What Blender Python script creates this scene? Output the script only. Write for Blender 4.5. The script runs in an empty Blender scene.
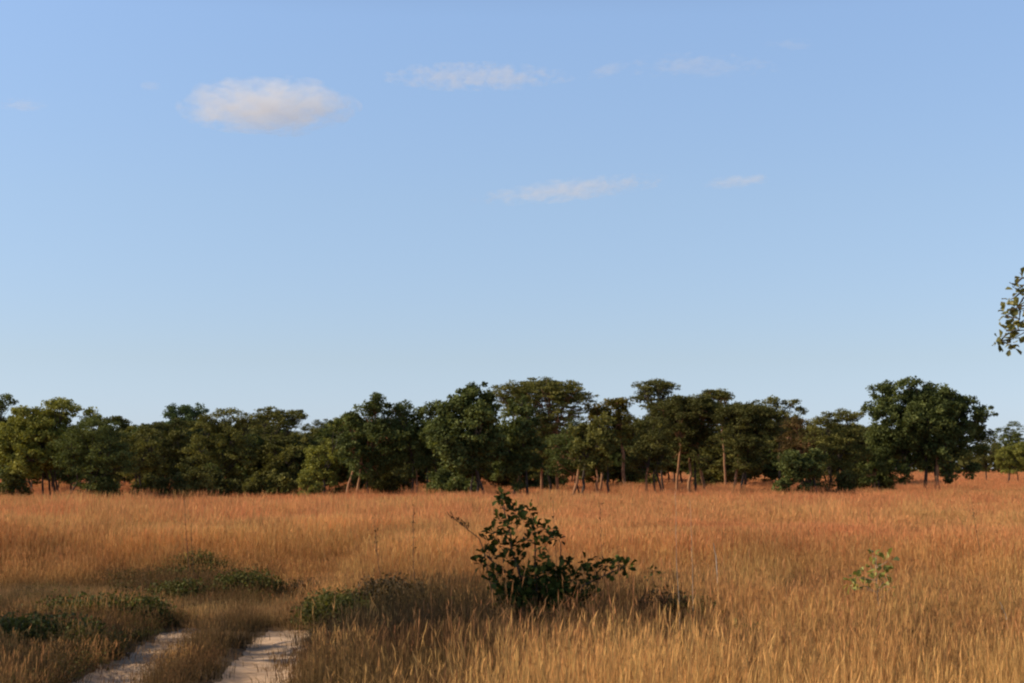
import bpy, math, random
import numpy as np
from mathutils import Vector, noise as mn

SC = bpy.context.scene
COL = SC.collection
F = 1607.0          # focal length in pixels (35 mm on a 22.3 mm sensor)
CAMH = 2.2
HOR = 468.0         # row of the horizon
PITCH = math.atan((HOR - 341.5) / F)
SP, CP = math.sin(PITCH), math.cos(PITCH)

def at(px, py, d):
    """world point seen at pixel (px,py), at distance d ahead of the camera"""
    u = (px - 512) / F; v = (341.5 - py) / F
    y = CP - v * SP; z = SP + v * CP
    return np.array([u / y * d, d, CAMH + z / y * d])

# ------------------------------------------------------------------ helpers
def link(o, parent=None):
    COL.objects.link(o)
    if parent is not None: o.parent = parent
    return o

def make_mesh(name, V, FA, attrs=None, mat=None, smooth=False):
    """V (n,3); FA list of int arrays (m,k) (k = 3, 4)"""
    V = np.asarray(V, dtype=np.float32)
    me = bpy.data.meshes.new(name)
    if not isinstance(FA, (list, tuple)): FA = [FA]
    FA = [np.asarray(f, dtype=np.int32) for f in FA if len(f)]
    me.vertices.add(len(V)); me.vertices.foreach_set('co', V.ravel())
    loops = np.concatenate([f.ravel() for f in FA])
    tot = np.concatenate([np.full(len(f), f.shape[1], np.int32) for f in FA])
    st = np.concatenate([[0], np.cumsum(tot)[:-1]]).astype(np.int32)
    me.loops.add(len(loops)); me.loops.foreach_set('vertex_index', loops)
    me.polygons.add(len(tot)); me.polygons.foreach_set('loop_start', st)
    me.polygons.foreach_set('loop_total', tot)
    if smooth: me.polygons.foreach_set('use_smooth', np.ones(len(tot), bool))
    for k, a in (attrs or {}).items():
        at_ = me.attributes.new(k, 'FLOAT', 'POINT')
        at_.data.foreach_set('value', np.asarray(a, np.float32))
    me.update(calc_edges=True)
    if mat: me.materials.append(mat)
    return me

def obj(name, me, parent=None):
    return link(bpy.data.objects.new(name, me), parent)

def empty(name, loc):
    o = bpy.data.objects.new(name, None); o.location = loc
    o.empty_display_size = .2
    return link(o)

def tag(o, label=None, cat=None, group=None, kind=None):
    if label: o['label'] = label
    if cat: o['category'] = cat
    if group: o['group'] = group
    if kind: o['kind'] = kind
    return o

class Geo:
    def __init__(s): s.V = []; s.Q = []; s.T = []; s.A = {}; s.n = 0
    def add(s, V, Q=None, T=None, **A):
        V = np.asarray(V, float)
        if Q is not None: s.Q.append(np.asarray(Q) + s.n)
        if T is not None: s.T.append(np.asarray(T) + s.n)
        s.V.append(V)
        for k, a in A.items():
            s.A.setdefault(k, []).append(np.broadcast_to(a, (len(V),)).astype(float))
        s.n += len(V)
    def mesh(s, name, mat, smooth=False):
        fa = []
        if s.Q: fa.append(np.concatenate(s.Q))
        if s.T: fa.append(np.concatenate(s.T))
        return make_mesh(name, np.concatenate(s.V), fa, {k: np.concatenate(a) for k, a in s.A.items()}, mat, smooth)

def tube(g, pts, rad, sides=6):
    pts = np.asarray(pts, float); rad = np.broadcast_to(rad, (len(pts),))
    d = np.gradient(pts, axis=0); d /= np.linalg.norm(d, axis=1)[:, None] + 1e-9
    ref = np.array([0.13, 0.97, 0.21])
    a = np.cross(d, ref); a /= np.linalg.norm(a, axis=1)[:, None] + 1e-9
    b = np.cross(d, a)
    th = np.arange(sides) * 2 * math.pi / sides
    ring = a[:, None, :] * np.cos(th)[None, :, None] + b[:, None, :] * np.sin(th)[None, :, None]
    V = (pts[:, None, :] + ring * rad[:, None, None]).reshape(-1, 3)
    i = np.arange(len(pts) - 1)[:, None] * sides; j = np.arange(sides)[None, :]; k = (j + 1) % sides
    Q = np.stack([i + j, i + k, i + sides + k, i + sides + j], -1).reshape(-1, 4)
    g.add(V, Q=Q)

def unit(a): return a / (np.linalg.norm(a, axis=-1, keepdims=True) + 1e-9)

def leaf_quads(g, P, N, L, W, tint, rng):
    """small folded rhombic leaves at P facing N; half length L, half width W"""
    n = len(P)
    r = unit(rng.normal(size=(n, 3)))
    U = unit(np.cross(N, r)) * np.reshape(L, (-1, 1)); Wv = unit(np.cross(N, U)) * np.reshape(W, (-1, 1))
    V = np.stack([P - U, P + Wv, P + U, P - Wv], 1).reshape(-1, 3)
    g.add(V, Q=np.arange(4 * n).reshape(-1, 4), tint=np.repeat(tint, 4))

def leaf_big(g, P, U, N, L, W, tint):
    """obovate leaves with a fold: P base, U direction"""
    n = len(P); U = unit(U); S = unit(np.cross(U, N)); N = unit(np.cross(S, U))
    L = np.reshape(L, (-1, 1)); W = np.reshape(W, (-1, 1))
    t = [0, .3, .7, 1.0]
    V = np.stack([P,
                  P + U * L * .35 + S * W * .62 + N * W * .30,
                  P + U * L * .75 + S * W * .95 + N * W * .28,
                  P + U * L - N * L * .10,
                  P + U * L * .75 - S * W * .95 + N * W * .28,
                  P + U * L * .35 - S * W * .62 + N * W * .30,
                  P + U * L * .55], 1).reshape(-1, 3)
    b = np.arange(n)[:, None] * 7
    Q = np.concatenate([b + np.array([[0, 6, 2, 1]]), b + np.array([[6, 3, 2, 2]])[:, :4] * 0 + b * 0 + np.array([[0, 5, 4, 6]])], 0)
    T = np.concatenate([b + np.array([[6, 3, 2]]), b + np.array([[6, 4, 3]])], 0)
    g.add(V, Q=Q, T=T, tint=np.repeat(tint, 7))

# ------------------------------------------------------------------ materials
def nt(name):
    m = bpy.data.materials.new(name); m.use_nodes = True
    t = m.node_tree; t.nodes.clear()
    return m, t, t.nodes.new('ShaderNodeOutputMaterial')

def N(t, typ, **kw):
    n = t.nodes.new(typ)
    for k, v in kw.items():
        if k in n.inputs: n.inputs[k].default_value = v
        else: setattr(n, k, v)
    return n

def ramp(t, fac, stops):
    r = t.nodes.new('ShaderNodeValToRGB'); e = r.color_ramp.elements
    while len(e) < len(stops): e.new(0.5)
    for el, (p, c) in zip(e, stops): el.position = p; el.color = (*c, 1)
    t.links.new(fac, r.inputs[0]); return r.outputs[0]

def mixc(t, f, a, b, mode='MIX'):
    n = t.nodes.new('ShaderNodeMix'); n.data_type = 'RGBA'; n.blend_type = mode
    for s, v in ((n.inputs[0], f), (n.inputs[6], a), (n.inputs[7], b)):
        if hasattr(v, 'links') or isinstance(v, bpy.types.NodeSocket): t.links.new(v, s)
        elif isinstance(v, (int, float)): s.default_value = v
        else: s.default_value = (*v, 1)
    return n.outputs[2]

def mathn(t, op, a, b=0.0, clamp=False):
    n = t.nodes.new('ShaderNodeMath'); n.operation = op; n.use_clamp = clamp
    for s, v in ((n.inputs[0], a), (n.inputs[1], b)):
        if isinstance(v, bpy.types.NodeSocket): t.links.new(v, s)
        else: s.default_value = v
    return n.outputs[0]

def leaf_mat(name, dark, mid, light, trans=.25, rough=.65, spec=.08):
    m, t, out = nt(name)
    a = N(t, 'ShaderNodeAttribute', attribute_name='tint')
    c = ramp(t, a.outputs['Fac'], [(0, dark), (.5, mid), (1, light)])
    p = N(t, 'ShaderNodeBsdfPrincipled', Roughness=rough)
    p.inputs['Specular IOR Level'].default_value = spec
    t.links.new(c, p.inputs['Base Color'])
    tr = N(t, 'ShaderNodeBsdfTranslucent')
    tc = mixc(t, 1.0, c, (1.25, 1.2, .5), 'MULTIPLY'); t.links.new(tc, tr.inputs[0])
    mx = N(t, 'ShaderNodeMixShader'); mx.inputs[0].default_value = trans
    t.links.new(p.outputs[0], mx.inputs[1]); t.links.new(tr.outputs[0], mx.inputs[2])
    t.links.new(mx.outputs[0], out.inputs[0])
    return m

def bark_mat(name, c1, c2):
    m, t, out = nt(name)
    g = N(t, 'ShaderNodeNewGeometry')
    mp = N(t, 'ShaderNodeMapping'); mp.inputs['Scale'].default_value = (9, 9, 2.2)
    t.links.new(g.outputs['Position'], mp.inputs[0])
    n = N(t, 'ShaderNodeTexNoise', Scale=2.0, Detail=6.0); t.links.new(mp.outputs[0], n.inputs['Vector'])
    c = ramp(t, n.outputs[0], [(.3, c1), (.7, c2)])
    p = N(t, 'ShaderNodeBsdfPrincipled', Roughness=.9); t.links.new(c, p.inputs['Base Color'])
    b = N(t, 'ShaderNodeBump', Strength=.6, Distance=.02); t.links.new(n.outputs[0], b.inputs['Height'])
    t.links.new(b.outputs[0], p.inputs['Normal']); t.links.new(p.outputs[0], out.inputs[0])
    return m

def grass_mat(name, low, mid, top, redtop, nscale=.09, trans=.3):
    """colour runs up the stem (hgt), varies per stem (tint) and in broad drifts over the field"""
    m, t, out = nt(name)
    h = N(t, 'ShaderNodeAttribute', attribute_name='hgt'); a = N(t, 'ShaderNodeAttribute', attribute_name='tint')
    g = N(t, 'ShaderNodeNewGeometry')
    mp = N(t, 'ShaderNodeMapping'); mp.inputs['Scale'].default_value = (.6, 1.0, 0)
    t.links.new(g.outputs['Position'], mp.inputs[0])
    n1 = N(t, 'ShaderNodeTexNoise', Scale=nscale, Detail=3.0, Roughness=.6); t.links.new(mp.outputs[0], n1.inputs['Vector'])
    n2 = N(t, 'ShaderNodeTexNoise', Scale=nscale * 9, Detail=2.0); t.links.new(mp.outputs[0], n2.inputs['Vector'])
    f = mathn(t, 'ADD', n1.outputs[0], mathn(t, 'MULTIPLY', mathn(t, 'SUBTRACT', n2.outputs[0], .5), .5))
    f = mathn(t, 'ADD', f, mathn(t, 'MULTIPLY', mathn(t, 'SUBTRACT', a.outputs['Fac'], .5), .35))
    # the far part of the field is redder with seed heads
    sx = N(t, 'ShaderNodeSeparateXYZ'); t.links.new(g.outputs['Position'], sx.inputs[0])
    far = mathn(t, 'MULTIPLY', mathn(t, 'SUBTRACT', sx.outputs['Y'], 30.0), 1 / 70.0, True)
    f = mathn(t, 'ADD', f, mathn(t, 'MULTIPLY', far, .16))
    f2 = mathn(t, 'MULTIPLY', mathn(t, 'SUBTRACT', f, .34), 3.2, True)
    tc = mixc(t, f2, top, redtop)
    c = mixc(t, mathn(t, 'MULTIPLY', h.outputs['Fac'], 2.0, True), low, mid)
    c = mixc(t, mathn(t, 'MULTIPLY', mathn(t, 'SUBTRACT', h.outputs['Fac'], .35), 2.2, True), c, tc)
    n3 = N(t, 'ShaderNodeTexNoise', Scale=.55, Detail=4.0, Roughness=.65); t.links.new(mp.outputs[0], n3.inputs['Vector'])
    br = mathn(t, 'ADD', mathn(t, 'MULTIPLY', a.outputs['Fac'], .8), .56)
    br = mathn(t, 'MULTIPLY', br, mathn(t, 'ADD', mathn(t, 'MULTIPLY', mathn(t, 'SUBTRACT', n3.outputs[0], .5), 1.5), 1.0))
    hs = N(t, 'ShaderNodeHueSaturation'); t.links.new(c, hs.inputs['Color']); t.links.new(br, hs.inputs['Value'])
    d = N(t, 'ShaderNodeBsdfDiffuse'); t.links.new(hs.outputs[0], d.inputs[0])
    tr = N(t, 'ShaderNodeBsdfTranslucent'); t.links.new(hs.outputs[0], tr.inputs[0])
    mx = N(t, 'ShaderNodeMixShader'); mx.inputs[0].default_value = trans
    t.links.new(d.outputs[0], mx.inputs[1]); t.links.new(tr.outputs[0], mx.inputs[2])
    t.links.new(mx.outputs[0], out.inputs[0])
    return m

M = {}
M['dark'] = leaf_mat('leaf_dark_green', (.046, .056, .017), (.112, .130, .040), (.21, .23, .072))
M['blue'] = leaf_mat('leaf_blue_green', (.045, .065, .028), (.095, .13, .052), (.17, .21, .085))
M['olive'] = leaf_mat('leaf_olive', (.060, .060, .017), (.165, .156, .044), (.29, .26, .07))
M['yellow'] = leaf_mat('leaf_yellow_green', (.10, .105, .024), (.25, .245, .055), (.38, .35, .085))
M['brown'] = leaf_mat('leaf_brown_olive', (.042, .041, .013), (.102, .100, .030), (.20, .18, .052))
M['rust'] = leaf_mat('leaf_rusty', (.055, .040, .014), (.14, .092, .035), (.24, .15, .060))
M['ochre'] = leaf_mat('leaf_ochre', (.060, .052, .012), (.17, .135, .026), (.27, .20, .035))
M['shrub'] = leaf_mat('leaf_shrub', (.020, .027, .006), (.052, .066, .014), (.12, .14, .030), .15, .6, .08)
M['branchleaf'] = leaf_mat('leaf_branch', (.11, .105, .025), (.22, .205, .055), (.38, .34, .12), .25, .45, .35)
M['pale'] = leaf_mat('leaf_pale', (.17, .18, .04), (.33, .33, .08), (.50, .47, .16), .25, .5, .3)
M['herb'] = leaf_mat('leaf_herb', (.036, .040, .012), (.092, .096, .028), (.18, .17, .05), .25, .6, .1)
M['dryherb'] = leaf_mat('leaf_dry_herb', (.030, .022, .010), (.085, .055, .022), (.19, .12, .05), .2, .7, .2)
M['bark'] = bark_mat('bark_grey', (.028, .020, .014), (.085, .058, .038))
M['barkred_sun'] = bark_mat('bark_red_sunlit', (.20, .09, .04), (.50, .25, .115))  # red bark, brightened and warmed to paint sunlight onto the trunks
M['stem'] = bark_mat('stem_pale', (.30, .24, .17), (.55, .46, .36))
M['stalk'] = bark_mat('stalk_dark', (.07, .038, .018), (.17, .09, .04))
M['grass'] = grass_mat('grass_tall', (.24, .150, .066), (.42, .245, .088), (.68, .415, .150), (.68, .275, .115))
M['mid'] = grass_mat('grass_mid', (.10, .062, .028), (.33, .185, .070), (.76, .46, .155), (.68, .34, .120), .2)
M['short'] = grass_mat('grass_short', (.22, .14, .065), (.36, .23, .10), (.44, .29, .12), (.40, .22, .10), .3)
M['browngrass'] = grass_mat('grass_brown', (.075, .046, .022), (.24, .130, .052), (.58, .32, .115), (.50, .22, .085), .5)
M['brownshadegrass'] = grass_mat('grass_dark_shade', (.045, .034, .017), (.100, .068, .030), (.21, .13, .052), (.18, .09, .042), .4)  # dark brown grass; its dark tone also stands in for shade

# ------------------------------------------------------------------ terrain
def rutx(y, which):
    return (-4.15 - .052 * (y - 16.4)) if which == 0 else (-2.69 - .063 * (y - 16.4))
def fbm(x, y, s, seed=0.0):
    return mn.noise(Vector((x * s + seed, y * s - seed, seed * 1.7)))
def rut_w(y, which):
    w = (.33 - .009 * (y - 16.4)) if which == 0 else (.34 - .006 * (y - 16.4))
    end = 22.6 if which == 0 else 22.9
    w *= max(0.0, min(1.0, (end - y) / .9)) ** .5 if y < end else 0
    return max(0.0, w)
def hgt(x, y):
    z = .05 * fbm(x, y, .12) + .025 * fbm(x, y, .7, 3.1)
    if y > 60: z = z * 60 / y
    if y > 200: z = 0
    if -8 < x < 0 and 4 < y < 26:
        fade = max(0.0, min(1.0, (24.5 - y) / 2.5))
        for k in (0, 1):
            q = (x - rutx(y, k)) / .42
            z -= .085 * math.exp(-q ** 4) * fade
            z += .035 * math.exp(-((abs(q) - 1.35) / .35) ** 2) * fade
            # wash-board of tyre lugs and footprints in loose sand
            z += .080 * math.exp(-q ** 4) * fade * (mn.noise(Vector((x * .9 + k * 9, (y + .10 * x) * 2.6, 4.4))) + .5 * mn.noise(Vector((x * 2.1, (y + .15 * x) * 5.5, 1.4))))
    return z

def graded(a0, a1, b0, b1, fine, growth, lim):
    """coordinates: fine between b0..b1, growing steps out to a0 / a1"""
    c = list(np.arange(b0, b1 + 1e-6, fine)); s = fine
    x = c[-1]
    while x < a1: s = min(s * growth, lim); x += s; c.append(x)
    s = fine; x = c[0]
    while x > a0: s = min(s * growth, lim); x -= s; c.insert(0, x)
    return np.array(c)
xs = graded(-4000, 4000, -5.6, -1.8, .05, 1.16, 600)
ys = graded(-300, 6000, 15.0, 24.0, .05, 1.12, 600)
gx, gy = np.meshgrid(xs, ys)
gz = np.array([[hgt(x, y) for x in xs] for y in ys])
nx_, ny_ = len(xs), len(ys)
idx = np.arange(nx_ * ny_).reshape(ny_, nx_)
Q = np.stack([idx[:-1, :-1], idx[:-1, 1:], idx[1:, 1:], idx[1:, :-1]], -1).reshape(-1, 4)
m, t, out = nt('ground_soil')
g = N(t, 'ShaderNodeNewGeometry')
n1 = N(t, 'ShaderNodeTexNoise', Scale=1.3, Detail=8.0, Roughness=.65); t.links.new(g.outputs['Position'], n1.inputs['Vector'])
n2 = N(t, 'ShaderNodeTexNoise', Scale=.06, Detail=3.0); t.links.new(g.outputs['Position'], n2.inputs['Vector'])
ca = ramp(t, n1.outputs[0], [(.35, (.12, .070, .034)), (.55, (.24, .145, .070)), (.72, (.34, .22, .11))])
cb = ramp(t, n2.outputs[0], [(.35, (.42, .20, .085)), (.65, (.46, .26, .10))])
sx = N(t, 'ShaderNodeSeparateXYZ'); t.links.new(g.outputs['Position'], sx.inputs[0])
far = mathn(t, 'MULTIPLY', mathn(t, 'SUBTRACT', sx.outputs['Y'], 60.0), 1 / 120.0, True)
cc = mixc(t, far, ca, cb)
p = N(t, 'ShaderNodeBsdfPrincipled', Roughness=.95); t.links.new(cc, p.inputs['Base Color'])
p.inputs['Specular IOR Level'].default_value = .1
bmp = N(t, 'ShaderNodeBump', Strength=.7, Distance=.03); t.links.new(n1.outputs[0], bmp.inputs['Height'])
t.links.new(bmp.outputs[0], p.inputs['Normal']); t.links.new(p.outputs[0], out.inputs[0])
ground = obj('ground', make_mesh('ground', np.stack([gx, gy, gz], -1).reshape(-1, 3), Q, mat=m, smooth=True))
tag(ground, kind='structure')

m, t, out = nt('pale_sand')
g = N(t, 'ShaderNodeNewGeometry')
mp = N(t, 'ShaderNodeMapping'); mp.inputs['Scale'].default_value = (.35, 1, 1); mp.inputs['Rotation'].default_value = (0, 0, .1)
t.links.new(g.outputs['Position'], mp.inputs[0])
n1 = N(t, 'ShaderNodeTexNoise', Scale=6.0, Detail=8.0, Roughness=.7); t.links.new(mp.outputs[0], n1.inputs['Vector'])
n2 = N(t, 'ShaderNodeTexNoise', Scale=60.0, Detail=4.0); t.links.new(g.outputs['Position'], n2.inputs['Vector'])
cc = ramp(t, n1.outputs[0], [(.3, (.36, .22, .125)), (.48, (.66, .44, .275)), (.75, (.78, .56, .38))])
p = N(t, 'ShaderNodeBsdfPrincipled', Roughness=.95); t.links.new(cc, p.inputs['Base Color'])
p.inputs['Specular IOR Level'].default_value = .1
b1 = N(t, 'ShaderNodeBump', Strength=1.0, Distance=.07); t.links.new(n1.outputs[0], b1.inputs['Height'])
b2 = N(t, 'ShaderNodeBump', Strength=.5, Distance=.006); t.links.new(n2.outputs[0], b2.inputs['Height'])
t.links.new(b1.outputs[0], b2.inputs['Normal']); t.links.new(b2.outputs[0], p.inputs['Normal'])
t.links.new(p.outputs[0], out.inputs[0])
for k in (0, 1):
    V = []; yy = np.arange(8, 22.9, .06); nx = 25
    for y in yy:
        w = rut_w(y, k); 
        for j in range(nx):
            s = j / (nx - 1) * 2 - 1
            e = 1 + .28 * mn.noise(Vector((y * 1.3, math.copysign(3, s) + k * 7, 2.2))) + .16 * mn.noise(Vector((y * 5, math.copysign(3, s) + k * 7, 5.2)))
            x = rutx(y, k) + s * w * 1.12 * e
            V.append((x, y, hgt(x, y) + .006))
    ii = np.arange(len(yy) * nx).reshape(len(yy), nx)
    Q = np.stack([ii[:-1, :-1], ii[:-1, 1:], ii[1:, 1:], ii[1:, :-1]], -1).reshape(-1, 4)
    o = obj('sandy_track', make_mesh('sandy_track', V, Q, mat=m, smooth=True)); tag(o, kind='structure')

# ------------------------------------------------------------------ grass
def grass_patch(name, mat, seed, size, n, h, hv, w, lean=.18, tuss=7, tr=.16, heads=True, blades=.3, seg=3):
    rng = np.random.default_rng(seed); g = Geo()
    ct = rng.uniform(-size / 2, size / 2, (tuss, 2)); ch = rng.uniform(.78, 1.12, tuss)
    ti = rng.integers(0, tuss, n)
    loose = rng.random(n) < .35
    off = rng.normal(0, tr, (n, 2))
    base = np.where(loose[:, None], rng.uniform(-size / 2, size / 2, (n, 2)), ct[ti] + off)
    H = h * ch[ti] * (1 + rng.normal(0, hv, n)); H = np.clip(H, h * .3, h * 1.22)
    isb = rng.random(n) < blades; H[isb] *= rng.uniform(.4, .75, isb.sum())
    ang = rng.uniform(0, 2 * math.pi, n)
    L = np.abs(rng.normal(0, lean, n)) + .03; L[isb] += .3
    dirv = np.stack([np.cos(ang), np.sin(ang)], 1) * .6 + off / (tr + 1e-6) * .35 * (~loose)[:, None]
    dirv += np.array([.18, .04])
    tint = np.clip(rng.normal(.5, .2, n), 0, 1)
    wa = rng.uniform(0, math.pi, n); W = np.stack([np.cos(wa), np.sin(wa), 0 * wa], 1) * w
    W[isb] *= 1.7
    rows = []; hh = []
    for k in range(seg + 1):
        s = k / seg
        c = np.concatenate([base + dirv * (L * H * s ** 1.8)[:, None], (H * (s - .22 * L * s * s))[:, None]], 1)
        ww = W * (1 - .75 * s) * .5
        rows += [c - ww, c + ww]; hh += [s, s]
    V = np.stack(rows, 1).reshape(-1, 3); R = 2 * (seg + 1)
    b = np.arange(n)[:, None] * R
    Q = np.concatenate([b + np.array([[2 * k, 2 * k + 1, 2 * k + 3, 2 * k + 2]]) for k in range(seg)], 0)
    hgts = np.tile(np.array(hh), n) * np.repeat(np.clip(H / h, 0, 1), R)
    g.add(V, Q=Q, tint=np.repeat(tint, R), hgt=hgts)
    if heads:
        i = np.where(~isb & (rng.random(n) < .8))[0]
        top = np.concatenate([base + dirv * (L * H)[:, None], (H * (1 - .22 * L))[:, None]], 1)[i]
        for q in range(2):
            dv = np.concatenate([dirv[i] * .25 + rng.normal(0, .13, (len(i), 2)), np.ones((len(i), 1))], 1); dv = unit(dv)
            hl = rng.uniform(.05, .12, (len(i), 1)) * (h / 1.1)
            c = top - dv * hl * (.2 + 1.1 * q)
            sd = unit(np.cross(dv, rng.normal(size=(len(i), 3)))) * w * .9
            VV = np.stack([c - dv * hl, c + sd, c + dv * hl, c - sd], 1).reshape(-1, 3)
            g.add(VV, Q=np.arange(4 * len(i)).reshape(-1, 4), tint=np.repeat(tint[i], 4), hgt=np.ones(4 * len(i)))
    return g.mesh(name, mat)

def herb_patch(name, mat, seed, size, n, h, leaf):
    rng = np.random.default_rng(seed); g = Geo()
    for _ in range(n):
        x, y = rng.uniform(-size / 2, size / 2, 2); H = h * rng.uniform(.5, 1.2)
        k = 14
        P = np.stack([x + rng.normal(0, .07, k), y + rng.normal(0, .07, k), rng.uniform(.15, 1, k) * H], 1)
        U = unit(np.stack([rng.normal(size=k), rng.normal(size=k), rng.uniform(-.2, .9, k)], 1))
        Nn = unit(rng.normal(size=(k, 3)) * .5 + np.array([0, 0, 1]))
        leaf_big(g, P, U, Nn, leaf * rng.uniform(.6, 1.2, k), leaf * .36, np.clip(rng.normal(.45, .25, k) + rng.normal(0, .12), 0, 1))
    return g.mesh(name, mat)

def scatter(name, pts, rotz, scl, idx, sources, label, cat):
    """one object: points that carry clump meshes through geometry nodes (nobody could count the stems)"""
    src = bpy.data.collections.new(name + '_clumps')
    for i, me in enumerate(sources):
        so = bpy.data.objects.new('%s_clump_%02d' % (name, i), me); src.objects.link(so)
    me = bpy.data.meshes.new(name); me.vertices.add(len(pts))
    me.vertices.foreach_set('co', np.asarray(pts, np.float32).ravel())
    def fa(k, a, typ='FLOAT'):
        at_ = me.attributes.new(k, typ, 'POINT')
        at_.data.foreach_set('vector' if typ == 'FLOAT_VECTOR' else 'value', np.ascontiguousarray(a).ravel())
    rot = np.zeros((len(pts), 3), np.float32); rot[:, 2] = rotz
    fa('rot', rot, 'FLOAT_VECTOR'); fa('scl', np.asarray(scl, np.float32), 'FLOAT_VECTOR'); fa('which', np.asarray(idx, np.int32), 'INT')
    o = obj(name, me)
    ng = bpy.data.node_groups.new(name, 'GeometryNodeTree')
    ng.interface.new_socket('Geometry', in_out='INPUT', socket_type='NodeSocketGeometry')
    ng.interface.new_socket('Geometry', in_out='OUTPUT', socket_type='NodeSocketGeometry')
    gi = ng.nodes.new('NodeGroupInput'); go = ng.nodes.new('NodeGroupOutput')
    m2p = ng.nodes.new('GeometryNodeMeshToPoints')
    ip = ng.nodes.new('GeometryNodeInstanceOnPoints'); ci = ng.nodes.new('GeometryNodeCollectionInfo')
    ci.inputs['Collection'].default_value = src; ci.inputs['Separate Children'].default_value = True
    ci.inputs['Reset Children'].default_value = True
    ip.inputs['Pick Instance'].default_value = True
    def na(k, typ):
        n = ng.nodes.new('GeometryNodeInputNamedAttribute'); n.data_type = typ; n.inputs['Name'].default_value = k
        return n.outputs['Attribute']
    L = ng.links.new
    L(gi.outputs[0], m2p.inputs[0]); L(m2p.outputs[0], ip.inputs['Points']); L(ci.outputs[0], ip.inputs['Instance'])
    L(na('which', 'INT'), ip.inputs['Instance Index']); L(na('rot', 'FLOAT_VECTOR'), ip.inputs['Rotation'])
    L(na('scl', 'FLOAT_VECTOR'), ip.inputs['Scale']); L(ip.outputs[0], go.inputs[0])
    md = o.modifiers.new('clumps', 'NODES'); md.node_group = ng
    tag(o, label, cat, kind='stuff')
    return o

def smooth(a, b, x):
    t = max(0.0, min(1.0, (x - a) / (b - a))); return t * t * (3 - 2 * t)

def open_ground(x, y):
    """1 where the grass is short (track verge and the open patch beyond the ruts)"""
    e = .5 * fbm(x, y, .8, 1.3)
    a = smooth(-2.2 + e, -3.2 + e, x) * smooth(33.5 + e * 3, 27.5 + e * 3, y) * smooth(20.5, 22.8, y)
    r = max(smooth(.75, .45, abs(x + 3.45)) * 1.0, 0) * 0
    b = smooth(-2.0 + e * .5, -2.4 + e * .5, x) * smooth(23.5, 22, y)
    return max(a, b)
def in_rut(x, y, pad=.05):
    for k in (0, 1):
        w = rut_w(y, k)
        if w > 0 and abs(x - rutx(y, k)) < w + pad: return True
    return False

rngG = np.random.default_rng(11)
def grid(y0, y1, sp, k=.345, pad=2.5, j=.5):
    out = []
    y = y0
    while y < y1:
        X = k * y + pad; x = -X
        while x < X:
            out.append((x + rngG.uniform(-j, j) * sp, y + rngG.uniform(-j, j) * sp)); x += sp
        y += sp
    return out

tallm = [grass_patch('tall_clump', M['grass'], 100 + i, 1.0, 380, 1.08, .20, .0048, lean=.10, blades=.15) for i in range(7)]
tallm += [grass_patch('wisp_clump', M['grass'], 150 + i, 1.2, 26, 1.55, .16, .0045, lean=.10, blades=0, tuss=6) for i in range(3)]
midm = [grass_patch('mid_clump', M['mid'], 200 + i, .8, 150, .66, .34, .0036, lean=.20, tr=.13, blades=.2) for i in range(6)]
darkm = [grass_patch('dark_shade_clump', M['brownshadegrass'], 300 + i, .6, 190, .40, .34, .0055, lean=.4, tr=.15, blades=.5) for i in range(4)]
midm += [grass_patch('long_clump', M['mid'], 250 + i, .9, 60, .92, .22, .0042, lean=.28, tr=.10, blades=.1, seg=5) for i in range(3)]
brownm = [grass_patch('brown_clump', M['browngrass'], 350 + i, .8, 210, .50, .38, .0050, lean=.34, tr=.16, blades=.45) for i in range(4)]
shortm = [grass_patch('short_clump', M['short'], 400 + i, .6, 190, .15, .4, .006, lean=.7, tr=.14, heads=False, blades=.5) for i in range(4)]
herbm = [herb_patch('herb_clump', M['herb'], 500 + i, .6, 46, .20, .026) for i in range(3)] + [herb_patch('dry_herb_clump', M['dryherb'], 510 + i, .6, 40, .30, .024) for i in range(3)]
farm = [grass_patch('far_clump', M['grass'], 600 + i, 3.0, 900, 1.1, .2, .018, tuss=20, tr=.45, lean=.1, blades=.12) for i in range(4)]
vfarm = [grass_patch('very_far_clump', M['grass'], 700 + i, 9.0, 900, 1.05, .16, .09, tuss=30, tr=1.2, seg=2) for i in range(3)]

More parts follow.
